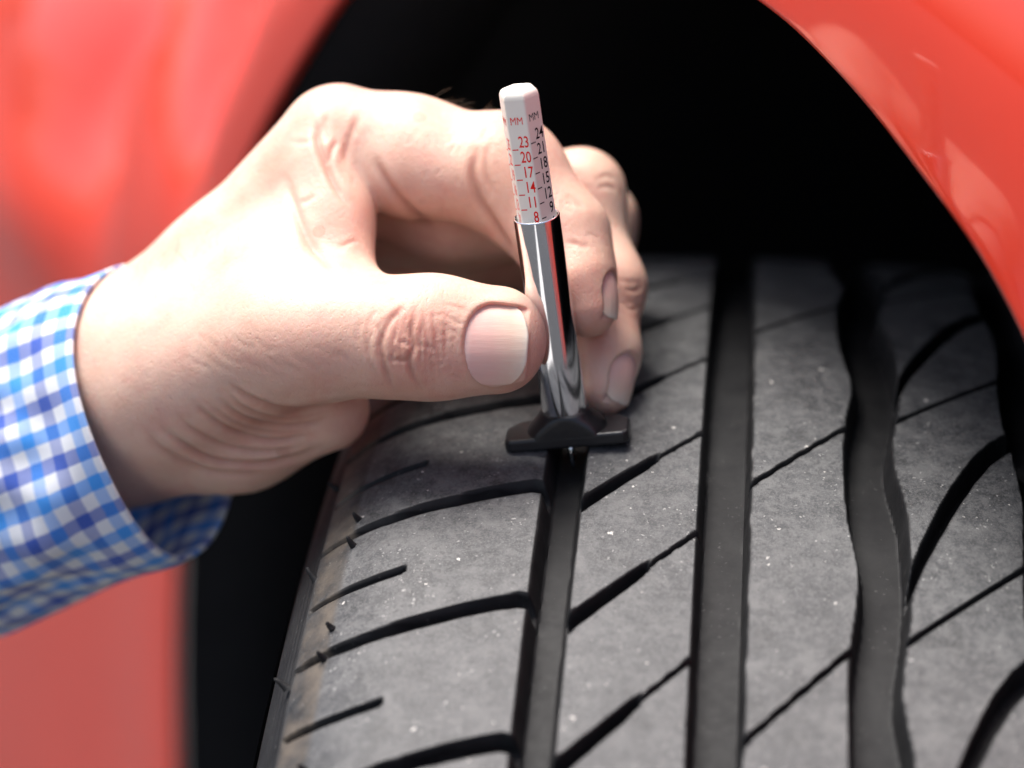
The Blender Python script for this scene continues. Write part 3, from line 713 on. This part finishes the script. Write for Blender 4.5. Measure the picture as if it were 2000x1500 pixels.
    z2 = lambda l: [(700+.3*a, 150+.3*b) for a, b in l]
    TH = (455, 490)
    press(z3([(450, 320), (400, 390), (350, 450), (300, 570), (305, 680), (340, 800), (400, 900)]), .65, .55, *TH)
    press(z3([(510, 310), (490, 430), (470, 520), (490, 600), (465, 690), (490, 790), (560, 900)]), .60, .60, *TH)
    press(z3([(420, 350), (390, 450), (375, 540), (385, 590)]), .45, .35, *TH); press(z3([(385, 590), (430, 580), (480, 610)]), .4, .35, *TH)
    press(z3([(330, 710), (370, 685), (420, 690), (465, 690)]), .45, .35, *TH); press(z3([(375, 590), (365, 650), (330, 710)]), .4, .3, *TH)
    press(z3([(540, 350), (545, 450), (560, 560), (595, 700), (610, 850)]), .5, .28, *TH)
    press(z3([(590, 380), (610, 480), (625, 600), (640, 760)]), .5, .18, *TH); press(z3([(490, 600), (560, 605), (640, 640)]), .4, .2, *TH)
    press(z3([(660, 400), (730, 450), (800, 490)]), .4, .16, *TH); press(z3([(650, 340), (740, 370), (830, 400)]), .4, .16, *TH); press(z3([(640, 460), (700, 500), (770, 540)]), .4, .14, *TH)
    press(z3([(240, 380), (210, 480), (200, 600), (230, 720)]), .5, .18, *TH); press(z3([(180, 420), (150, 520), (150, 640)]), .6, .12, *TH)
    for k in range(9):
        x0 = 60+k*24+rng.uniform(-8, 8); press(z3([(x0, 420+rng.uniform(-60, 60)), (x0+60, 560+rng.uniform(-40, 40)), (x0+130, 700+rng.uniform(-50, 50))]), .45, .07, *TH, tint=.5)
    for k in range(20):
        x0 = 724+k*7.5+rng.uniform(-4, 4); y0 = 592+rng.uniform(0, 70); y1 = y0+rng.uniform(45, 110); b_ = (x0-790)*.12
        press([(x0+7, y0), (x0+b_+rng.uniform(-5, 5), (y0+y1)/2), (x0+8, y1)], .36, rng.uniform(.10, .26), *TH, tint=.8)
    for k in range(16):
        x0 = rng.uniform(830, 895); y0 = rng.uniform(585, 745); press([(x0, y0), (x0+14, y0+rng.uniform(-5, 5)), (x0+30, y0+rng.uniform(-8, 8))], .34, rng.uniform(.06, .14), *TH, tint=.6)
    WR = (470, 530)
    for k in range(26):
        x0 = rng.uniform(640, 980); y0 = rng.uniform(240, 400); a_ = rng.uniform(1.2, 1.9); l_ = rng.uniform(12, 34)
        press([(x0, y0), (x0+l_*.5*math.cos(a_)+rng.uniform(-3, 3), y0+l_*.5*math.sin(a_)), (x0+l_*math.cos(a_), y0+l_*math.sin(a_))], .38, rng.uniform(.06, .14), 480, 512, tint=.6)
    for k in range(14):
        x0 = rng.uniform(1040, 1150); y0 = rng.uniform(360, 520); a_ = rng.uniform(.2, .8); l_ = rng.uniform(12, 30)
        press([(x0, y0), (x0+l_*.5*math.cos(a_), y0+l_*.5*math.sin(a_)-2), (x0+l_*math.cos(a_), y0+l_*math.sin(a_))], .38, rng.uniform(.06, .14), 480, 512, tint=.6)
    for l, wd, dp in (([(860, 470), (960, 550), (1080, 595), (1200, 600), (1320, 565)], .9, .75), ([(820, 520), (930, 620), (1060, 660), (1180, 660), (1300, 625)], .85, .65),
                  ([(860, 500), (950, 590), (1070, 630), (1190, 632), (1300, 600)], .7, .4), ([(720, 540), (830, 640), (960, 700), (1100, 722), (1250, 690)], .8, .55),
                  ([(770, 540), (880, 630), (1000, 680), (1140, 692), (1270, 660)], .7, .35), ([(590, 630), (700, 720), (830, 790), (980, 812), (1140, 790), (1290, 730)], .9, .7),
                  ([(660, 590), (760, 680), (900, 745), (1040, 765), (1200, 745)], .75, .4), ([(540, 650), (640, 760), (780, 830), (940, 850), (1100, 840)], 1.0, .35)):
        press(z5(l), wd*.72, dp*1.25, *WR, tint=.8)
    for k in range(14):
        x0 = 700+k*46; y0 = 300+rng.uniform(-20, 90); press(z5([(x0, y0), (x0+60, y0+40+rng.uniform(0, 20)), (x0+130, y0+65+rng.uniform(0, 30))]), .5, .07, *WR, tint=.4)
    IB = (480, 515)
    press(z1([(1345, 380), (1345, 450), (1350, 520), (1390, 640), (1450, 770), (1540, 900)]), .8, .75, *IB)
    press(z1([(1610, 310), (1540, 430), (1500, 560), (1500, 650)]), .7, .35, *IB); press(z1([(1640, 530), (1700, 680), (1800, 820), (1900, 920), (2000, 970)]), .9, .65, *IB)
    press(z1([(1460, 480), (1420, 560), (1410, 640)]), .6, .4, *IB)
    press(z1([(1390, 330), (1380, 430), (1400, 520)]), .6, .3, *IB)
    press(z1([(1150, 650), (1210, 820), (1290, 1040), (1380, 1160), (1480, 1260)]), .9, .55, 470, 510, tint=.7)
    press(z1([(1170, 500), (1250, 510), (1310, 500)]), .5, .15, *IB); press(z1([(1230, 850), (1290, 830), (1330, 790)]), .5, .2, *IB); press(z1([(1450, 1100), (1520, 1070), (1580, 1060)]), .5, .2, *IB)
    press(z2([(800, 430), (760, 520), (745, 640), (790, 800), (850, 900), (960, 1080), (1020, 1180)]), .8, .65, 480, 512)
    press(z2([(870, 420), (830, 520), (840, 660), (900, 800)]), .6, .25, 480, 512); press(z2([(880, 900), (900, 1000), (970, 1100)]), .6, .3, 480, 512)
    press(z2([(860, 300), (830, 360), (800, 430)]), .6, .22, 480, 512); press(z2([(1330, 780), (1400, 800), (1470, 860)]), .6, .2, 480, 512)
    press(z2([(1340, 1060), (1420, 1090), (1500, 1120)]), .5, .2, 480, 512)
    for k in range(9):
        yy = 548+k*6.5+rng.uniform(-3, 3); x0 = rng.uniform(1205, 1222); press([(x0, yy-4), (x0+17, yy+rng.uniform(-3, 3)), (1258, yy-5)], .4, rng.uniform(.12, .3), 495, 525)
    for yy in (355, 372): press([(1165, yy), (1185, yy-12), (1205, yy)], .5, .2, 505, 530)
    # broad fullness
    V = V+N*disp[:, None]
    # ---- nails (frame: centre, towards tip, outward) and their beds
    nails = []
    def nail(cp, tipdir, out, Ln, Wn, Rc, sink=.0):
        c = cpos(*cp); tdir = np.array(tipdir, float); tdir /= np.linalg.norm(tdir)
        o = np.array(out, float); o -= tdir*(o @ tdir); o /= np.linalg.norm(o); s_ = np.cross(o, tdir)
        # settle on the skin: slide along the outward axis
        rel = V-c; along = rel @ tdir; ac = rel @ s_; ht = rel @ o
        m = (np.abs(along) < Ln*.30) & (np.abs(ac) < Wn*.18) & (np.abs(ht) < 6) & ((N @ o) > .3)
        c = c+o*(np.median(ht[m]) if m.any() else 0)
        rel = V-c; along = rel @ tdir; ac = rel @ s_; ht = rel @ o
        # bed: flatten beneath the plate, raise a soft wall round its sides and root
        su = along/(Ln/2); sv = ac/(Wn/2); near = (np.abs(ht) < 5) & ((N @ o) > -.1)
        root = np.where(su < 0, 1.0, .0)
        rr = np.where(su < 0, (np.abs(su)**2.05+np.abs(sv)**2.05)**(1/2.05), np.abs(sv)*(1+.08*np.maximum(su, 0)**1.6))
        inside = near & (rr < 1.0) & (su < 1.06)
        surf = -(Rc-np.sqrt(np.maximum(Rc*Rc-ac*ac, 0.01)))-.020*along**2*(.4 if Ln > 12 else 1.3)
        tgt = surf-.22
        k = smooth01((1.0-rr)/.10)*smooth01((1.10-su)/.12)
        mv = np.where(inside, (tgt-ht)*k, 0)
        wall = near & (su < .80) & (su > -1.5)
        mv = mv+np.where(wall, (.08 if Ln > 12 else .03)*np.exp(-((rr-1.10)/.09)**2)*smooth01((.9-su)/.5), 0)
        V[:] = V+o*mv[:, None]
        cr = np.where(near & (su < .9), np.exp(-((rr-1.02)/.05)**2), 0); crease[:] = np.maximum(crease, .3*cr)
        nu, nv = 30, 34; pts = []; uv = []
        for i in range(nu):
            u_ = i/(nu-1)
            for j in range(nv):
                v_ = -1+2*j/(nv-1)
                # outline: rounded root, straight sides, gently curved free edge
                u0 = -1.0*(1-abs(v_)**2.05)**(1/2.05) if abs(v_) < 1 else 0.0
                u1 = .12+.88*max(1-abs(v_)**2.9, 0)**(1/2.9)+.010*math.sin(9*v_)
                uu_ = u0+(u1-u0)*u_; al = uu_*Ln/2; acx = v_*Wn/2*(1.0-.07*max(uu_, 0)**1.6)
                hh = -(Rc-math.sqrt(max(Rc*Rc-acx*acx, .01)))-.020*al*al*(.4 if Ln > 12 else 1.3)+.02*math.sin(acx*5.1)+.012*math.sin(acx*11+1)
                hh += -.25*smooth01((-uu_-.75)/.25)
                pts.append(c+tdir*al+s_*acx+o*(hh-(.02 if Ln > 12 else .05))); uv.append(((uu_+1)/2, (v_+1)/2))
        nails.append((np.array(pts), grid_quads(nu, nv), np.array(uv)))
    nail((968, 670, 470), (1, .035, .12), (.02, -.04, -1), 12.9, 16.4, 10.8)
    nail((1180, 578, 490), (.08, .95, -.12), (.93, -.06, -.36), 10.0, 10.0, 6.0)
    nail((1202, 738, 500), (-.16, .95, -.16), (.78, .05, -.62), 11.0, 10.0, 6.2)
    N2 = normals(V)
    px = 1000+FPX*V[:, 0]/V[:, 2]; py = 750+FPX*V[:, 1]/V[:, 2]
    def blob(cx, cy, sx, sy): return np.exp(-((px-cx)/sx)**2-((py-cy)/sy)**2)
    red = .9*blob(800, 680, 60, 110)+.5*blob(830, 380, 110, 70)+.7*blob(1150, 600, 50, 70)+.6*blob(1235, 570, 40, 60)+.6*blob(1020, 690, 60, 80)+.5*blob(690, 450, 60, 90)+.35*blob(275, 725, 14, 20)+.6*blob(1080, 380, 60, 80)+.4*blob(560, 690, 160, 60)
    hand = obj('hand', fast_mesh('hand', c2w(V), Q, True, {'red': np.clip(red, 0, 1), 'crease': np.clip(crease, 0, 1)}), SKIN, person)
    for pts, q, uv in nails:
        o = obj('nail', fast_mesh('nail', c2w(pts), q, True, None, uv), NAIL, hand)
        sm = o.modifiers.new('thickness', 'SOLIDIFY'); sm.thickness = .00055; sm.offset = 0
    # ---- hair: a few fine hairs standing off the back of the hand and finger
    hv, hq = [], []
    def hair(root, d, bend, ln, r):
        base = len(hv)*0; m = 7; start = sum(len(x) for x in hv); pts = []
        for i in range(m):
            f = i/(m-1); c = root+d*ln*f+bend*ln*f*f*.6; rr_ = r*(1-.8*f)
            for a_ in range(3): pts.append(c+rr_*np.array([math.cos(a_*2.09), math.sin(a_*2.09), .3*math.sin(a_)]))
        hv.append(np.array(pts)); q_ = grid_quads(m, 3, True)+start; hq.append(q_)
    up_ = N2[:, 1] < -.55
    def patch(x0, x1, y0, y1, t0, t1, num, dirs, ln):
        ix = np.where((px > x0) & (px < x1) & (py > y0) & (py < y1) & (V[:, 2] > t0) & (V[:, 2] < t1) & (N2[:, 1] < -.25))[0]
        if not len(ix): return
        for i in rng.choice(ix, num):
            d = N2[i]*.45+np.array(dirs)+rng.normal(0, .18, 3); d /= np.linalg.norm(d)
            hair(V[i]-N2[i]*.2, d, np.array([.3, .35, 0])+rng.normal(0, .25, 3), rng.uniform(*ln), .035)
    patch(830, 960, 180, 250, 485, 520, 30, (.8, -.15, .1), (2.0, 4.0)); patch(230, 470, 360, 590, 490, 540, 70, (.3, -.5, .2), (3, 6.5)); patch(1090, 1180, 270, 350, 500, 535, 12, (.7, .1, 0), (2, 3.5))
    if hv:
        ho = obj('hair', fast_mesh('hair', c2w(np.vstack(hv)), np.vstack(hq)), HAIR, hand); ho['kind'] = 'stuff'
build_hand()

# ------------------------------------------------------------------ shirt cuff
def build_sleeve():
    # rim of the cuff as seen in the photo: near arc on the left, far arc on the right
    O = cpos(296, 806, 519)
    ax = np.array([.86, -.26, -.44]); ax /= np.linalg.norm(ax)          # towards the hand
    mj = np.array([.34, .94, .10]); mj -= ax*(mj @ ax); mj /= np.linalg.norm(mj)
    mn = np.cross(ax, mj)
    if mn[2] > 0: mn = -mn                                              # towards the viewer
    nth = 220; th = np.linspace(0, 2*math.pi, nth+1)[:-1]
    ls = np.concatenate([[-1.4, -1.2, -.6, 0.0], np.linspace(.5, 110, 150)])
    def shape(l, th, off):
        # l: millimetres back from the rim
        A = 31.7+.028*l+.9*np.sin(th*2+.6)+off; Bm = 27.0+.05*l+off
        fl = 1.3*np.sin(th*5+l*.05+1.2)*smooth01((l+6)/25)+1.1*np.sin(th*3-l*.09)*smooth01((l+6)/15)+.7*np.sin(th*9+l*.16+1.5*np.sin(l*.08))*smooth01((l+4)/30)+.35*np.sin(th*17-l*.22)*smooth01(l/20)
        wav = 1.0*np.sin(th*3+.8)+1.6*np.cos(th)                          # wavy rim
        c = O-ax*(l+wav)+mj*(.055*l)
        return c+mj*((A+fl)*np.cos(th))+mn*((Bm+fl)*np.sin(th))
    V, uv = [], []
    rows = [(l, 0.0) for l in ls[::-1]]                                  # outside, far end to rim, then fold back inside
    rows += [(-1.6, -.55), (-1.3, -1.1)]+[(l, -1.3) for l in np.linspace(-.5, 70, 60)]
    for l, off in rows:
        for t_ in th:
            V.append(shape(l, t_, off)); uv.append((30*t_, l))
    V = np.array(V); uv = np.array(uv)
    nr = len(rows); q = grid_quads(nr, nth, True)
    # seam-free uv: duplicate the first column
    V2 = V.reshape(nr, nth, 3); V2 = np.concatenate([V2, V2[:, :1]], 1); U2 = uv.reshape(nr, nth, 2); e = U2[:, :1].copy(); e[..., 0] = 30*2*math.pi
    U2 = np.concatenate([U2, e], 1)
    me = fast_mesh('shirt_cuff', c2w(V2.reshape(-1, 3)), grid_quads(nr, nth+1), True, None, U2.reshape(-1, 2))
    o = obj('shirt_cuff', me, SHIRT, person); o['label'] = 'blue and white checked shirt cuff'
build_sleeve()
